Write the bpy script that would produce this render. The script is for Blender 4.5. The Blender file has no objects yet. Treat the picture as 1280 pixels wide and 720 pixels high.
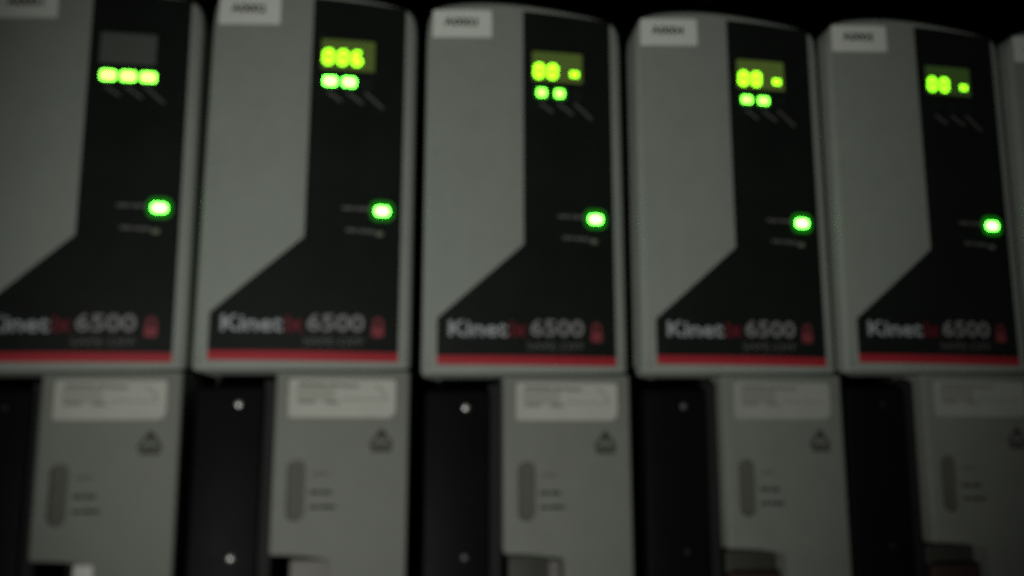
import bpy, bmesh, math, random
from mathutils import Matrix, Vector

random.seed(7)
scene = bpy.context.scene
COL = scene.collection
MM = 0.001

# ------------------------------------------------------------------ camera
cam_data = bpy.data.cameras.new("camera")
cam = bpy.data.objects.new("camera", cam_data)
COL.objects.link(cam)
scene.camera = cam
cam_data.sensor_width = 36.0
cam_data.lens = 1100.0 / 1280.0 * 36.0
cam_data.clip_start = 0.005
cam_data.clip_end = 20.0
right = Vector((0.9937960539723761, -0.11121678336904568, 0.0004797978486481627))
down = Vector((0.01990859797127607, 0.1736489179199172, -0.9846063685717541))
fwd = Vector((0.10942143681998927, 0.9785074759051564, 0.17478577963313968))
ORG = Vector((-151.1255, 0.0, -158.9793))          # lower left corner of the third drive
cpos = (Vector((-154.55966953, -275.7832246, -180.21759873)) - ORG) * MM
m = Matrix.Identity(4)
for i in range(3):
    m[i][0] = right[i]; m[i][1] = -down[i]; m[i][2] = -fwd[i]; m[i][3] = cpos[i]
cam.matrix_world = m
# the phone focused far behind the drives: everything is softly out of focus
cam_data.dof.use_dof = True
cam_data.dof.focus_distance = 0.60
cam_data.dof.aperture_fstop = 6.2
cam_data.dof.aperture_blades = 0

# ------------------------------------------------------------------ light
world = bpy.data.worlds.new("World")
scene.world = world
world.use_nodes = True
bg = world.node_tree.nodes["Background"]
bg.inputs[0].default_value = (0.80, 0.92, 1.0, 1)
bg.inputs[1].default_value = 0.007

# a weak torch held beside the phone
ld = bpy.data.lights.new("torch_lamp", 'SPOT')
ld.energy = 3.6
ld.color = (1.0, 1.0, 0.96)
ld.shadow_soft_size = 0.010
ld.spot_size = math.radians(56.0)
ld.spot_blend = 1.0
lamp = bpy.data.objects.new("torch_lamp", ld)
COL.objects.link(lamp)
lamp.location = (-0.130, -0.368, -0.125)
lamp.rotation_euler = Vector((0.407, 1.0, 0.428)).to_track_quat('-Z', 'Y').to_euler()

vs = scene.view_settings
vs.view_transform = 'Standard'
vs.look = 'None'
vs.exposure = 0.0
vs.gamma = 1.0
vs.use_curve_mapping = False
scene.cycles.use_denoising = False
scene.cycles.max_bounces = 8
scene.cycles.sample_clamp_indirect = 1.0

# ------------------------------------------------------------------ materials
def mat(name, col, rough=0.55, spec=0.4, mottle=0.0, mscale=60.0, bump=0.0, bscale=2500.0,
        metallic=0.0, emit=None, estr=0.0):
    mt = bpy.data.materials.new(name)
    mt.use_nodes = True
    nt = mt.node_tree
    b = nt.nodes["Principled BSDF"]
    b.inputs["Base Color"].default_value = (*col, 1)
    b.inputs["Roughness"].default_value = rough
    b.inputs["Specular IOR Level"].default_value = spec
    b.inputs["Metallic"].default_value = metallic
    tc = nt.nodes.new("ShaderNodeTexCoord")
    if mottle > 0:
        n = nt.nodes.new("ShaderNodeTexNoise")
        n.inputs["Scale"].default_value = mscale
        n.inputs["Detail"].default_value = 6.0
        n.inputs["Roughness"].default_value = 0.65
        nt.links.new(tc.outputs["Object"], n.inputs["Vector"])
        mr = nt.nodes.new("ShaderNodeMapRange")
        mr.inputs["From Min"].default_value = 0.25
        mr.inputs["From Max"].default_value = 0.75
        mr.inputs["To Min"].default_value = 1.0 - mottle
        mr.inputs["To Max"].default_value = 1.0 + mottle
        nt.links.new(n.outputs["Fac"], mr.inputs["Value"])
        mx = nt.nodes.new("ShaderNodeVectorMath")
        mx.operation = 'SCALE'
        mx.inputs[0].default_value = col
        nt.links.new(mr.outputs["Result"], mx.inputs["Scale"])
        nt.links.new(mx.outputs["Vector"], b.inputs["Base Color"])
        mr2 = nt.nodes.new("ShaderNodeMapRange")
        mr2.inputs["To Min"].default_value = max(0.05, rough - 0.12)
        mr2.inputs["To Max"].default_value = min(1.0, rough + 0.12)
        nt.links.new(n.outputs["Fac"], mr2.inputs["Value"])
        nt.links.new(mr2.outputs["Result"], b.inputs["Roughness"])
    if bump > 0:
        n2 = nt.nodes.new("ShaderNodeTexNoise")
        n2.inputs["Scale"].default_value = bscale
        n2.inputs["Detail"].default_value = 2.0
        nt.links.new(tc.outputs["Object"], n2.inputs["Vector"])
        bp = nt.nodes.new("ShaderNodeBump")
        bp.inputs["Strength"].default_value = bump
        bp.inputs["Distance"].default_value = 0.0002
        nt.links.new(n2.outputs["Fac"], bp.inputs["Height"])
        nt.links.new(bp.outputs["Normal"], b.inputs["Normal"])
    if emit:
        b.inputs["Emission Color"].default_value = (*emit, 1)
        b.inputs["Emission Strength"].default_value = estr
    return mt

M = dict(
    grey=mat("grey_plastic", (0.238, 0.263, 0.228), 0.64, 0.2, 0.06, 110, 0.35),
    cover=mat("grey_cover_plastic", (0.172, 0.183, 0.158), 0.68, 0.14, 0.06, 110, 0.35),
    black=mat("black_label_film", (0.0095, 0.0115, 0.0100), 0.5, 0.10, 0.2, 40),
    red=mat("red_print", (0.34, 0.020, 0.030), 0.55, 0.2, 0.06, 90),
    dimred=mat("dark_red_print", (0.13, 0.010, 0.018), 0.55, 0.2),
    lockred=mat("lock_red_print", (0.21, 0.040, 0.048), 0.55, 0.2),
    white=mat("white_print", (0.31, 0.33, 0.34), 0.6, 0.2),
    pale=mat("pale_grey_print", (0.20, 0.205, 0.195), 0.6, 0.2),
    faint=mat("faint_grey_print", (0.10, 0.105, 0.095), 0.6, 0.2),
    paper=mat("paper_sticker", (0.66, 0.69, 0.62), 0.75, 0.2, 0.04, 120),
    paper2=mat("paper_warning_label", (0.395, 0.405, 0.355), 0.75, 0.12, 0.06, 90),
    tint3=mat("greyed_label_print", (0.225, 0.235, 0.205), 0.75, 0.1),
    paper3=mat("greyed_warning_label", (0.285, 0.300, 0.262), 0.75, 0.12, 0.06, 90),
    tint=mat("grey_label_print", (0.31, 0.315, 0.27), 0.75, 0.1),
    labelink=mat("grey_label_ink", (0.17, 0.17, 0.14), 0.75, 0.1),
    fadeink=mat("faded_ink", (0.10, 0.10, 0.083), 0.75, 0.1),
    ink=mat("dark_ink", (0.030, 0.030, 0.025), 0.75, 0.1),
    softink=mat("worn_ink", (0.050, 0.051, 0.042), 0.75, 0.1),
    panel=mat("dark_panel_plastic", (0.0042, 0.0042, 0.0050), 0.5, 0.05, 0.2, 60, 0.2),
    chassis=mat("dark_chassis_metal", (0.010, 0.010, 0.010), 0.7, 0.2, 0.2, 30),
    wall=mat("dark_painted_back_panel", (0.008, 0.008, 0.0085), 0.8, 0.15, 0.2, 12),
    dullsteel=mat("dull_screw_steel", (0.10, 0.10, 0.095), 0.5, 0.3, metallic=0.3),  # duller, darker metal tone for some of the screws
    darksteel=mat("black_screw_steel", (0.012, 0.012, 0.012), 0.5, 0.2),
    steel=mat("screw_steel", (0.60, 0.59, 0.55), 0.38, 0.5, metallic=0.6),
    whiteconn=mat("white_connector_plastic", (0.62, 0.61, 0.58), 0.5, 0.3, 0.05, 80),
    greyconn=mat("grey_connector_plastic", (0.155, 0.150, 0.135), 0.55, 0.3, 0.1, 80),
    paleconn=mat("pale_plug_plastic", (0.13, 0.12, 0.11), 0.5, 0.3, 0.1, 80),
    darkconn=mat("dark_connector_plastic", (0.035, 0.037, 0.028), 0.55, 0.3, 0.1, 80),
    redconn=mat("dull_red_connector", (0.040, 0.022, 0.019), 0.6, 0.3),
    slot=mat("slot_plastic", (0.090, 0.093, 0.075), 0.65, 0.15, 0.08, 60),
    screen_off=mat("unlit_screen", (0.085, 0.095, 0.082), 0.4, 0.3),
    led_off=mat("unlit_lens", (0.012, 0.016, 0.013), 0.4, 0.3),
    led_dim=mat("clear_unlit_lens", (0.15, 0.18, 0.12), 0.4, 0.3),
)
def emitter(name, col, s):
    return mat(name, (0.02, 0.03, 0.01), 0.4, 0.2, emit=col, estr=s)
M['digit'] = emitter("lit_digit", (0.275, 1.0, 0.012), 4.4)
M['digit5'] = emitter("lit_digit_dimmer", (0.235, 1.0, 0.012), 3.6)
M['screen'] = emitter("lit_screen", (0.40, 0.62, 0.11), 0.110)
M['screen5'] = emitter("lit_screen_dimmer", (0.26, 0.55, 0.11), 0.055)
M['led'] = emitter("lit_green_light", (0.17, 1.0, 0.05), 7.0)
M['led2'] = emitter("lit_bright_green_light", (0.11, 1.0, 0.05), 16.0)
M['led1'] = emitter("lit_yellow_green_light", (0.19, 1.0, 0.05), 8.5)
M['rim'] = emitter("green_halo_glow", (0.008, 1.0, 0.012), 0.13)  # weak emission paints the halo of light around each lit core
M['low'] = emitter("lit_status_light", (0.095, 1.0, 0.055), 21.0)

# ------------------------------------------------------------------ geometry helpers (all in millimetres, local to one drive)
def bulge(x):
    """front of the upper cover: shallow cylinder, vertical axis"""
    d = (x - 27.0) / 38.0
    return -0.8 + 2.5 * d * d

def flat(y0):
    return lambda x: y0

def finish(name, bm, material, smooth=True):
    bmesh.ops.scale(bm, vec=(MM, MM, MM), verts=bm.verts)
    me = bpy.data.meshes.new(name)
    bmesh.ops.recalc_face_normals(bm, faces=bm.faces)
    bm.to_mesh(me)
    bm.free()
    me.materials.append(material)
    if smooth:
        for p in me.polygons:
            p.use_smooth = True
        me.set_sharp_from_angle(angle=math.radians(32))
    return me

def rrect(x0, x1, z0, z1, r, n=5, mid=4):
    """columns (x, top, bottom) of a rounded rectangle"""
    cols = []
    for i in range(n + 1):
        a = math.pi / 2 * i / n
        dx = r * (1 - math.cos(a)); dz = r * (1 - math.sin(a))
        cols.append((x0 + dx, z1 - dz, z0 + dz))
    k = max(1, int((x1 - x0) / mid))
    for i in range(1, k):
        x = x0 + r + (x1 - x0 - 2 * r) * i / k
        cols.append((x, z1, z0))
    for i in range(n, -1, -1):
        a = math.pi / 2 * i / n
        dx = r * (1 - math.cos(a)); dz = r * (1 - math.sin(a))
        cols.append((x1 - dx, z1 - dz, z0 + dz))
    return cols

def slab_bm(bm, cols, yfun, lift, depth, r=0.0, seg=5):
    """closed slab over columns; front lies `lift` in front of yfun(x), body goes `depth` back"""
    top = [(c[0], c[1]) for c in cols]
    bot = [(c[0], c[2]) for c in cols][::-1]
    loop = top + bot
    n = len(loop); N = len(cols)
    def normal(i):
        def seg_n(a, b):
            dx, dz = b[0] - a[0], b[1] - a[1]
            l = math.hypot(dx, dz)
            return (dz / l, -dx / l) if l > 1e-7 else None
        acc = [0, 0]
        j = i
        for _ in range(n):
            j = (j - 1) % n
            s = seg_n(loop[j], loop[i])
            if s: acc[0] += s[0]; acc[1] += s[1]; break
        j = i
        for _ in range(n):
            j = (j + 1) % n
            s = seg_n(loop[i], loop[j])
            if s: acc[0] += s[0]; acc[1] += s[1]; break
        l = math.hypot(*acc) or 1
        c = max(0.5, l / 2)
        return (acc[0] / l / c, acc[1] / l / c)
    nrm = [normal(i) for i in range(n)]
    rings = []
    def ring(inset, back):
        vs_ = []
        for (x, z), (nx, nz) in zip(loop, nrm):
            xx, zz = x + nx * inset, z + nz * inset      # normals of a clockwise loop point inwards
            vs_.append(bm.verts.new((xx, yfun(xx) - lift + back, zz)))
        rings.append(vs_)
    ring(0, depth)
    if r > 0:
        for k in range(seg + 1):
            a = math.pi / 2 * k / seg
            ring(r * (1 - math.cos(a)), r * (1 - math.sin(a)))
        ring(r + 0.25, 0)
    else:
        ring(0, 0)
    for a, b in zip(rings[:-1], rings[1:]):
        for i in range(n):
            j = (i + 1) % n
            if (loop[i][0] - loop[j][0]) ** 2 + (loop[i][1] - loop[j][1]) ** 2 < 1e-10:
                continue
            bm.faces.new((a[i], a[j], b[j], b[i]))
    for R_, fl in ((rings[-1], False), (rings[0], True)):
        for i in range(N - 1):
            a, b = R_[i], R_[i + 1]
            c, d = R_[n - 2 - i], R_[n - 1 - i]
            vv = []
            for v in (a, b, c, d):
                if all((v.co - w.co).length > 1e-6 for w in vv):
                    vv.append(v)
            if len(vv) > 2 and abs(a.co.x - b.co.x) > 1e-6:
                try: bm.faces.new(vv)
                except ValueError: pass

def slab(name, cols, material, yfun=bulge, lift=0.1, depth=0.1, r=0.0):
    bm = bmesh.new()
    if depth > 1.0 or r > 0:
        slab_bm(bm, cols, yfun, lift, depth, r)
    else:
        slab_bm(bm, cols, yfun, lift, depth, r)
    bmesh.ops.remove_doubles(bm, verts=bm.verts, dist=1e-5)
    return finish(name, bm, material)

def box_bm(bm, x0, x1, y0, y1, z0, z1, bev=0.0):
    r = bmesh.ops.create_cube(bm, size=1.0)
    for v in r['verts']:
        v.co = Vector(((x0 + x1) / 2 + v.co.x * (x1 - x0), (y0 + y1) / 2 + v.co.y * (y1 - y0), (z0 + z1) / 2 + v.co.z * (z1 - z0)))
    if bev > 0:
        ed = list({e for v in r['verts'] for e in v.link_edges})
        bmesh.ops.bevel(bm, geom=ed, offset=bev, segments=3, affect='EDGES', profile=0.5)

def stroke_bm(bm, p, q, w, yfun, lift):
    """printed stroke from p to q (x, z), following the curved front"""
    d = Vector((q[0] - p[0], q[1] - p[1])); L = d.length; d /= L
    nn = Vector((-d.y, d.x)) * w / 2
    k = max(1, int(L / 2))
    rows = []
    for i in range(k + 1):
        c = Vector(p) + d * L * i / k
        row = []
        for s in (1, -1):
            a = c + nn * s
            row.append((bm.verts.new((a.x, yfun(a.x) - lift, a.y)), bm.verts.new((a.x, yfun(a.x) - lift + 0.03, a.y))))
        rows.append(row)
    for a, b in zip(rows[:-1], rows[1:]):
        bm.faces.new((a[0][0], b[0][0], b[1][0], a[1][0]))
        bm.faces.new((a[0][1], b[0][1], b[0][0], a[0][0]))
        bm.faces.new((a[1][0], b[1][0], b[1][1], a[1][1]))

def text_mesh(name, body, x0, x1, z0, z1, material, yfun, lift, weight=0.0):
    """flat print: lettering fitted into the box x0..x1, z0..z1"""
    cu = bpy.data.curves.new("lettering", 'FONT')
    cu.body = body
    cu.size = 1.0
    cu.offset = weight
    cu.resolution_u = 3
    ob = bpy.data.objects.new("lettering", cu)
    COL.objects.link(ob)
    dg = bpy.context.evaluated_depsgraph_get()
    me = bpy.data.meshes.new_from_object(ob.evaluated_get(dg))
    bpy.data.objects.remove(ob)
    bpy.data.curves.remove(cu)
    xs = [v.co.x for v in me.vertices]; ys = [v.co.y for v in me.vertices]
    ax, bx, ay, by = min(xs), max(xs), min(ys), max(ys)
    for v in me.vertices:
        x = x0 + (v.co.x - ax) / (bx - ax) * (x1 - x0)
        z = z0 + (v.co.y - ay) / (by - ay) * (z1 - z0)
        v.co = (x * MM, (yfun(x) - lift) * MM, z * MM)
    me.name = name
    me.materials.clear()
    me.materials.append(material)
    return me

# ------------------------------------------------------------------ shared meshes of one drive
CACHE = {}
def cached(key, fn):
    if key not in CACHE:
        CACHE[key] = fn()
    return CACHE[key]

# outline of the upper front cover: arched top, rounded corners
TOPPTS = [(-1.0, 112.0), (-0.8, 116.5), (-0.3, 119.8), (0.6, 122.2), (2.0, 123.7), (5.8, 125.0), (11.2, 125.8), (16.6, 126.25),
          (22, 126.4), (27.5, 126.3), (33, 126.0), (38.5, 125.5), (44, 125.0), (49.5, 124.4), (54, 123.9), (58, 123.2), (61, 122.6),
          (63, 121.6), (64.3, 119.9), (65.0, 117.5), (65.3, 113.0)]
def bottom_z(x):
    xl, xr, r = -1.0, 65.3, 1.8
    base = 0.1 + 0.9 * (x / 65.0)
    dx = max(0, xl + r - x, x - (xr - r))
    return base + r - math.sqrt(max(0, r * r - dx * dx))
COVER_COLS = [(x, z, bottom_z(x)) for x, z in TOPPTS]
# extra columns near both ends so that the lower corners are round as well
def add_cols(cols, xs):
    out = list(cols)
    for x in xs:
        for a, b in zip(cols[:-1], cols[1:]):
            if a[0] < x < b[0]:
                t = (x - a[0]) / (b[0] - a[0])
                out.append((x, a[1] + t * (b[1] - a[1]), bottom_z(x)))
    return sorted(out)
COVER_COLS = add_cols(COVER_COLS, [0.2, 1.2, 3.5, 63.7, 64.8])

def black_cols():
    cols = []
    x = 3.7
    while x < 31.19:
        cols.append((x, 18.0 + (x - 3.7) * (42.3 - 18.0) / 27.5, 6.1 + 0.1 * (x / 60)))
        x += 2.5
    cols.append((31.2, 42.3, 6.15))
    cols.append((31.2, 123.2, 6.15))
    for i in range(1, 13):
        x = 31.2 + 30.1 * i / 12
        cols.append((x, 123.2 - 1.6 * (i / 12) ** 1.3, 6.15))
    return cols

def digit_mesh(ch, x0, z0, w, h, t, key):
    segs = {'0': 'abcdef', '6': 'acdefg', '8': 'abcdefg', '5': 'acdfg'}[ch]
    bm = bmesh.new()
    sh = 0.06 * h
    P = {'a': ((0, h), (w, h)), 'b': ((w, h), (w, h / 2)), 'c': ((w, h / 2), (w, 0)), 'd': ((0, 0), (w, 0)),
         'e': ((0, 0), (0, h / 2)), 'f': ((0, h / 2), (0, h)), 'g': ((0, h / 2), (w, h / 2))}
    for s in segs:
        (ax, az), (bx, bz) = P[s]
        ax += sh * az / h; bx += sh * bz / h
        d = Vector((bx - ax, bz - az)).normalized() * 0.12
        stroke_bm(bm, (x0 + ax + d.x, z0 + az + d.y), (x0 + bx - d.x, z0 + bz - d.y), t, bulge, 0.30 + 0.01 * 'abcdefg'.index(s))
    return finish("digit", bm, M[key], smooth=False)

def lower_cover_mesh():
    pts = [(24.7, 0.25), (65.3, 0.80), (65.3, -118), (44.2, -118), (44.2, -54.4), (24.9, -54.4)]
    bm = bmesh.new()
    y0, y1 = -0.4, 26.0
    f = [bm.verts.new((x, y0, z)) for x, z in pts]
    b = [bm.verts.new((x, y1, z)) for x, z in pts]
    face = bm.faces.new(f)
    bm.faces.new(b[::-1])
    for i in range(len(pts)):
        j = (i + 1) % len(pts)
        bm.faces.new((f[i], b[i], b[j], f[j]))
    side = [e for e in bm.edges if abs(e.verts[0].co.y - e.verts[1].co.y) > 1]
    front = list(face.edges)
    bmesh.ops.bevel(bm, geom=front + side, offset=1.2, segments=4, affect='EDGES', profile=0.5)
    me = finish("lower_cover", bm, M['cover'])
    ob = bpy.data.objects.new("lower_cover_build", me)
    COL.objects.link(ob)
    cb = bmesh.new()
    slab_bm(cb, rrect(29.3, 34.6, -44.4, -26.6, 2.5, 6, 2), flat(1.0), 6.0, 6.0)
    bmesh.ops.remove_doubles(cb, verts=cb.verts, dist=1e-5)
    cme = finish("slot_cutter", cb, M['cover'], smooth=False)
    co = bpy.data.objects.new("slot_cutter", cme)
    COL.objects.link(co)
    md = ob.modifiers.new("b", 'BOOLEAN')
    md.operation = 'DIFFERENCE'; md.solver = 'EXACT'; md.object = co
    dg = bpy.context.evaluated_depsgraph_get()
    out = bpy.data.meshes.new_from_object(ob.evaluated_get(dg))
    bpy.data.objects.remove(ob); bpy.data.objects.remove(co)
    out.name = "lower_cover"
    out.materials.clear(); out.materials.append(M['cover'])
    return out

def slot_tab_mesh():
    bm = bmesh.new()
    slab_bm(bm, rrect(29.5, 34.4, -44.2, -26.8, 2.3, 5, 2), flat(0.45), 0, 0.9)
    bmesh.ops.remove_doubles(bm, verts=bm.verts, dist=1e-5)
    return finish("slot_insert", bm, M['slot'])

def lock_mesh():
    bm = bmesh.new()
    slab_bm(bm, rrect(53.0, 56.7, 11.0, 14.2, 0.5, 3), bulge, 0.20, 0.05)
    pts = [(53.7, 14.2)] + [(54.9 - 1.2 * math.cos(a), 15.5 + 1.3 * math.sin(a)) for a in [math.pi * i / 8 for i in range(9)]] + [(56.1, 14.2)]
    for p, q in zip(pts[:-1], pts[1:]):
        stroke_bm(bm, p, q, 0.8, bulge, 0.18)
    return finish("lock_symbol", bm, M['lockred'], smooth=False)

def warning_mesh():
    bm = bmesh.new()
    y = flat(-0.4)
    tri = [(56.9, -17.4), (60.2, -22.2), (53.5, -22.2)]
    for i in range(3):
        stroke_bm(bm, tri[i], tri[(i + 1) % 3], 0.95, y, 0.06 + 0.01 * i)
    stroke_bm(bm, (56.9, -18.2), (56.9, -20.4), 1.5, y, 0.10)
    stroke_bm(bm, (56.9, -20.9), (56.9, -21.5), 0.9, y, 0.10)
    stroke_bm(bm, (53.9, -23.6), (60.0, -23.6), 1.3, y, 0.06)
    return finish("warning_symbol", bm, M['softink'], smooth=False)

def strokes_mesh(name, lst, w, key, yfun, lift):
    bm = bmesh.new()
    for p, q in lst:
        stroke_bm(bm, p, q, w, yfun, lift)
    return finish(name, bm, M[key], smooth=False)

def screw_mesh(key='steel'):
    bm = bmesh.new()
    prof = [(0.0, -0.62), (0.5, -0.58), (0.9, -0.40), (1.12, 0.0), (1.12, 0.5)]
    n = 16
    prev = None
    for r, y in prof:
        if r == 0:
            cur = [bm.verts.new((0, y, 0))]
        else:
            cur = [bm.verts.new((r * math.cos(2 * math.pi * i / n), y, r * math.sin(2 * math.pi * i / n))) for i in range(n)]
        if prev:
            for i in range(n):
                j = (i + 1) % n
                if len(prev) == 1: bm.faces.new((prev[0], cur[i], cur[j]))
                else: bm.faces.new((prev[i], prev[j], cur[j], cur[i]))
        prev = cur
    bm.faces.new(prev)
    return finish("screw", bm, M[key])
def screw_slot_mesh():
    bm = bmesh.new()
    box_bm(bm, -0.75, 0.75, -0.66, -0.3, -0.11, 0.11)
    return finish("screw_slot", bm, M['chassis'], smooth=False)

def box_mesh(name, key, *a, bev=0.0):
    bm = bmesh.new()
    box_bm(bm, *a, bev=bev)
    return finish(name, bm, M[key])

# ------------------------------------------------------------------ one drive
def part(name, mesh, parent, loc=None):
    o = bpy.data.objects.new(name, mesh)
    COL.objects.link(o)
    o.parent = parent
    if loc: o.location = [c * MM for c in loc]
    return o

def make_drive(num, origin, tilt, label, cfg):
    root = bpy.data.objects.new("servo_drive", None)
    COL.objects.link(root)
    root.empty_display_size = 0.01
    root.location = (Vector(origin) - ORG) * MM
    root.rotation_euler = (0, -tilt, 0)
    root['label'] = label
    root['category'] = "servo drive"
    root['group'] = "servo drives side by side in a row"

    part("chassis", cached('chassis', lambda: box_mesh("chassis", 'chassis', 0.5, 63.5, 27.0, 178.0, -119.0, 118.0, bev=1.0)), root)
    part("front_cover", cached('front', lambda: slab("front_cover", COVER_COLS, M['grey'], bulge, 0, 40.0, 2.0)), root)

    # black printed film with its lettering
    film = part("front_label", cached('film', lambda: slab("front_label", black_cols(), M['black'], bulge, 0.10, 0.15)), root)
    part("red_stripe", cached('stripe', lambda: slab("red_stripe", rrect(3.75, 61.3, 3.25, 6.1, 0.02, 1, 3), M['red'], bulge, 0.10, 0.15)), film)
    part("name_lettering", cached('t1', lambda: text_mesh("name_lettering", "Kinet", 7.3, 26.0, 12.2, 17.3, M['white'], bulge, 0.16, 0.02)), film)
    part("name_ending", cached('t2', lambda: text_mesh("name_ending", "ix", 26.7, 32.2, 12.3, 17.3, M['dimred'], bulge, 0.16, 0.02)), film)
    part("number_lettering", cached('t3', lambda: text_mesh("number_lettering", "6500", 33.3, 50.6, 12.5, 17.9, M['pale'], bulge, 0.16, 0.018)), film)
    part("safety_lettering", cached('t4', lambda: text_mesh("safety_lettering", "SAFE-OFF", 32.2, 50.6, 8.2, 10.5, M['faint'], bulge, 0.16, 0.0)), film)
    part("lock_symbol", cached('lock', lock_mesh), film)
    for k, (p, q) in enumerate([((36.8, 90.6), (41.2, 87.6)), ((42.9, 90.8), (48.0, 87.2)), ((48.6, 91.2), (54.6, 85.9))]):
        part("pointer_line", cached('ptr%d' % k, lambda: strokes_mesh("pointer_line", [(p, q)], 0.75, 'faint', bulge, 0.16)), film)
    part("port_lettering", cached('port1', lambda: strokes_mesh("port_lettering", [((42.6, 52.0), (46.4, 52.0)), ((46.9, 52.0), (51.4, 52.0))], 1.0, 'faint', bulge, 0.16)), film)
    part("port_lettering", cached('port2', lambda: strokes_mesh("port_lettering", [((44.0, 44.9), (47.6, 44.8)), ((48.1, 44.8), (53.0, 44.6))], 1.0, 'faint', bulge, 0.16)), film)

    # paper sticker with the axis number
    st = part("sticker", cached('sticker', lambda: slab("sticker", [(x, z + (x - 0.6) * 0.02, b + (x - 0.6) * 0.02) for x, z, b in rrect(0.9, 20.6, 112.7, 122.4, 0.5, 3)],
                                                         M['paper'], bulge, 0.14, 0.12)), root)
    part("sticker_lettering", text_mesh("sticker_lettering", "A000%d" % num, 4.6, 15.9, 116.8, 119.9, M['ink'], bulge, 0.20, 0.03), st)

    # little screen
    scr = part("display_screen", cached('screen' + cfg['screen'], lambda: slab("display_screen", rrect(34.3, 51.4, 98.4, 108.8, 0.3, 2, 3), M[cfg['screen']], bulge, 0.2, 0.2)), root)
    for k, ch in enumerate(cfg['digits']):
        x0 = 35.3 + 4.6 * k
        part("digit", cached('dg' + ch + str(k) + cfg['dm'] + str(len(cfg['digits'])), lambda: digit_mesh(ch, x0, cfg['dz'], 2.2, 4.1, 1.25, cfg['dm'])), scr)
    if cfg.get('dash'):
        part("dash", cached('dash' + cfg['dm'], lambda: strokes_mesh("dash", [((47.3, 101.5), (50.0, 101.5))], 2.0, cfg['dm'], bulge, 0.3)), scr)

    # three indicator lights under the screen
    for k, x in enumerate((37.4, 43.45, 49.5)):
        lit = k < cfg['lit']
        w, h = cfg['ls']
        if lit:
            lens = part("indicator_light", cached('rim%d' % k, lambda: slab("indicator_light", rrect(x - 2.3, x + 2.3, 92.2, 96.4, 1.0, 4), M['rim'], bulge, 0.16, 0.2)), root)  # added ring whose glow is the painted halo around the core
            part("light_core", slab("light_core", rrect(x - w / 2, x + w / 2, 94.3 - h / 2, 94.3 + h / 2, 0.5, 4), M[cfg['lm']], bulge, 0.4, 0.3), lens)
        else:
            part("indicator_light", cached('off%d' % k, lambda: slab("indicator_light", rrect(x - 1.9, x + 1.9, 92.6, 96.0, 0.6, 4), M['led_off'], bulge, 0.25, 0.3)), root)
    # port status lights: the upper one lit, the lower one not
    lens = part("status_light", cached('srim', lambda: slab("status_light", rrect(51.4, 59.0, 48.2, 54.9, 2.4, 6), M['rim'], bulge, 0.16, 0.2)), root)  # wider added ring, halo of the lit core painted as even glow
    part("light_core", cached('score', lambda: slab("light_core", rrect(53.1, 57.3, 50.2, 52.8, 0.9, 5), M['low'], bulge, 0.5, 0.4)), lens)
    part("status_light", cached('soff', lambda: slab("status_light", rrect(53.4, 55.6, 43.3, 44.7, 0.4, 3), M['led_dim'], bulge, 0.25, 0.3)), root)

    # lower cover on the right, with warning label, slot and print
    lc = part("lower_cover", cached('lower', lower_cover_mesh), root)
    part("slot_insert", cached('tab', slot_tab_mesh), lc)
    part("warning_symbol", cached('warn', warning_mesh), lc)
    yl = flat(-0.4)
    part("switch_lettering", cached('sw', lambda: strokes_mesh("switch_lettering", [((36.0, -36.1), (39.0, -36.1)), ((39.4, -36.1), (42.5, -36.1)), ((36.1, -40.4), (38.6, -40.4)), ((39.0, -40.4), (43.7, -40.4))], 0.95, 'ink', yl, 0.06)), lc)
    part("faded_lettering", cached('sw2', lambda: strokes_mesh("faded_lettering", [((36.6, -30.7), (41.2, -30.7))], 0.7, 'fadeink', yl, 0.06)), lc)
    wl = part("warning_label", cached('wl' + cfg['wl'], lambda: slab("warning_label", [(x, t, b + max(0.0, 2.6 - math.sqrt(max(0.0, 2.6 ** 2 - max(0.0, x - 58.3) ** 2))) - (0.0 if x < 58.3 else min(b + 13.9, 1.6))) if x > 58.3 else (x, t, b) for x, t, b in rrect(28.7, 60.9, -13.9, -2.25, 1.0, 5, 1)], M[cfg['wl']], yl, 0.12, 0.11)), root)
    part("label_print_block", cached('wb' + cfg['wl'], lambda: slab("label_print_block", rrect(30.9, 42.5, -9.0, -4.1, 0.2, 2), M[cfg['wl'].replace('paper2', 'tint').replace('paper3', 'tint3')], yl, 0.15, 0.02)), wl)
    part("label_print_line", cached('wl1', lambda: strokes_mesh("label_print_line", [((31.5, -3.8), (40.0, -3.9)), ((40.6, -3.9), (49.5, -4.4))], 0.9, 'labelink', yl, 0.19)), wl)
    part("label_print_line", cached('wl2', lambda: strokes_mesh("label_print_line", [((31.5, -9.2), (36.6, -9.2)), ((39.6, -9.2), (43.8, -9.4))], 0.8, 'labelink', yl, 0.19)), wl)
    part("label_print_line", cached('wl3', lambda: strokes_mesh("label_print_line", [((45.0, -8.4), (58.5, -8.5))], 0.3, 'labelink', yl, 0.19)), wl)
    part("label_print_mark", cached('wl4', lambda: strokes_mesh("label_print_mark", [((54.2, -4.0), (56.4, -5.2)), ((56.4, -5.2), (58.2, -8.0))], 1.0, 'tint', yl, 0.17)), wl)

    # dark terminal panel on the left, two screws
    tp = part("terminal_panel", cached('tp', lambda: box_mesh("terminal_panel", 'panel', 0.3, 21.0, 4.0, 26.5, -118.0, -4.6, bev=0.9)), root)
    for z, sk in zip((-9.9, -55.4), cfg['screws']):
        sc = part("screw", cached('screw' + sk, lambda: screw_mesh(sk)), tp, (13.25, 3.9, z))
        a = random.uniform(0, 3.1)
        sc.rotation_euler = (0, a, 0)
    part("gap_filler", cached('gapfill', lambda: box_mesh("gap_filler", 'chassis', 20.6, 24.6, 5.0, 26.4, -118.0, -2.5)), root)  # dark block added so the gap beside the lower cover stays unlit
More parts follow.
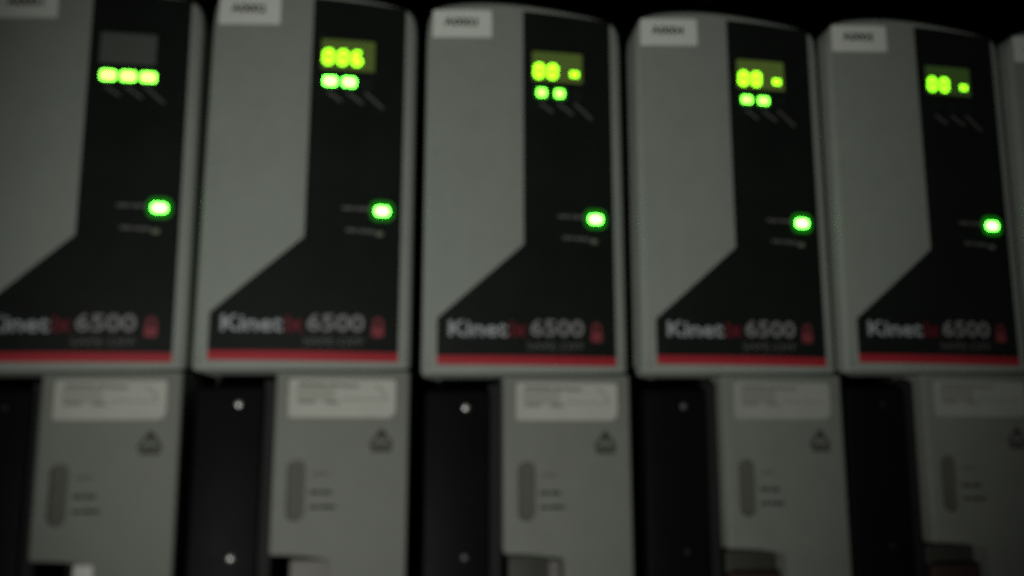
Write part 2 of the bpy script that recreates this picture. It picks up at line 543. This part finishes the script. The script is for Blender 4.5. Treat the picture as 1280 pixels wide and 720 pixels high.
    # plug in the notch under the lower cover
    cn = part("connector", cached('cn' + cfg['conn'], lambda: box_mesh("connector", cfg['conn'], *cfg['cbox'], bev=0.8)), root)
    if cfg['extra']:
        part("plug", box_mesh("plug", cfg['extra'][0], *cfg['extra'][1], bev=0.6), root)
    for k in range(3):
        x = cfg['cbox'][0] + (cfg['cbox'][1] - cfg['cbox'][0]) * (k + 0.5) / 3
        part("socket", cached('so%d%s' % (k, cfg['conn']), lambda: box_mesh("socket", 'chassis', x - 0.8, x + 0.8, cfg['cbox'][2] - 0.02, cfg['cbox'][2] + 1.0, -64.5, -62.6)), cn)
    return root

base = dict(wl='paper2', extra=None, screws=('darksteel', 'darksteel'), screen='screen', digits='00', dash=True, dm='digit', dz=99.9, lit=2, ls=(2.9, 2.6), lm='led', conn='darkconn', cbox=(27.0, 43.6, 8.0, 26.0, -80.0, -55.6))
U = [
    (1, (-289.0572, 0.6685, -159.6853), 0.0103, "servo drive with a blank dark screen above a row of three lit green lights",
     dict(screen='screen_off', digits='', dash=False, lit=3, ls=(4.4, 3.0), lm='led1', conn='whiteconn', cbox=(36.2, 43.8, 3.0, 26.0, -80.0, -55.6))),
    (2, (-220.7566, -0.2285, -158.3118), -0.0007, "servo drive whose lit screen is filled by three glowing digits in a row",
     dict(screws=('steel', 'steel'), digits='006', dash=False, dz=100.6, ls=(4.0, 2.8), lm='led2', conn='greyconn', cbox=(30.6, 43.7, 3.0, 26.0, -80.0, -55.8))),
    (3, (-151.1255, 0.0692, -158.9793), 0.0012, "servo drive right beside the one whose screen shows three glowing digits, two green lights lit",
     dict(screws=('steel', 'dullsteel'), extra=('paleconn', (39.6, 43.4, 4.5, 12.0, -80.0, -56.6)))),
    (4, (-80.4976, -0.0432, -158.1052), -0.0027, "servo drive with two lit green lights, beside the drive with none under its screen",
     dict(wl='paper3', extra=('redconn', (27.0, 43.6, 4.5, 26.0, -80.0, -62.3)), screws=('dullsteel', 'darksteel'), ls=(3.5, 2.5), cbox=(27.0, 43.6, 6.0, 26.0, -62.0, -55.6), conn='darkconn')),
    (5, (-12.2606, -0.466, -156.8786), -0.0081, "servo drive with a lit screen but no lights lit in the row under it",
     dict(wl='paper3', extra=('redconn', (27.0, 43.6, 4.5, 26.0, -80.0, -61.5)), lit=0, screen='screen5', dm='digit5')),
    (6, (56.4, -0.6, -157.4), -0.008, "servo drive at the right edge of the photo, only its left rim showing",
     dict(wl='paper3', extra=('redconn', (27.0, 43.6, 4.5, 26.0, -80.0, -61.5)), lit=0, screen='screen5', dm='digit5')),
]
for num, org, tilt, label, c in U:
    make_drive(num, org, tilt, label, {**base, **c})

# ------------------------------------------------------------------ the dark cabinet wall behind
bm = bmesh.new()
box_bm(bm, -900, 900, 178.5, 190.0, -700, 700)
w = bpy.data.objects.new("back_wall", finish("back_wall", bm, M['wall'], smooth=False))
COL.objects.link(w)
w['kind'] = 'structure'
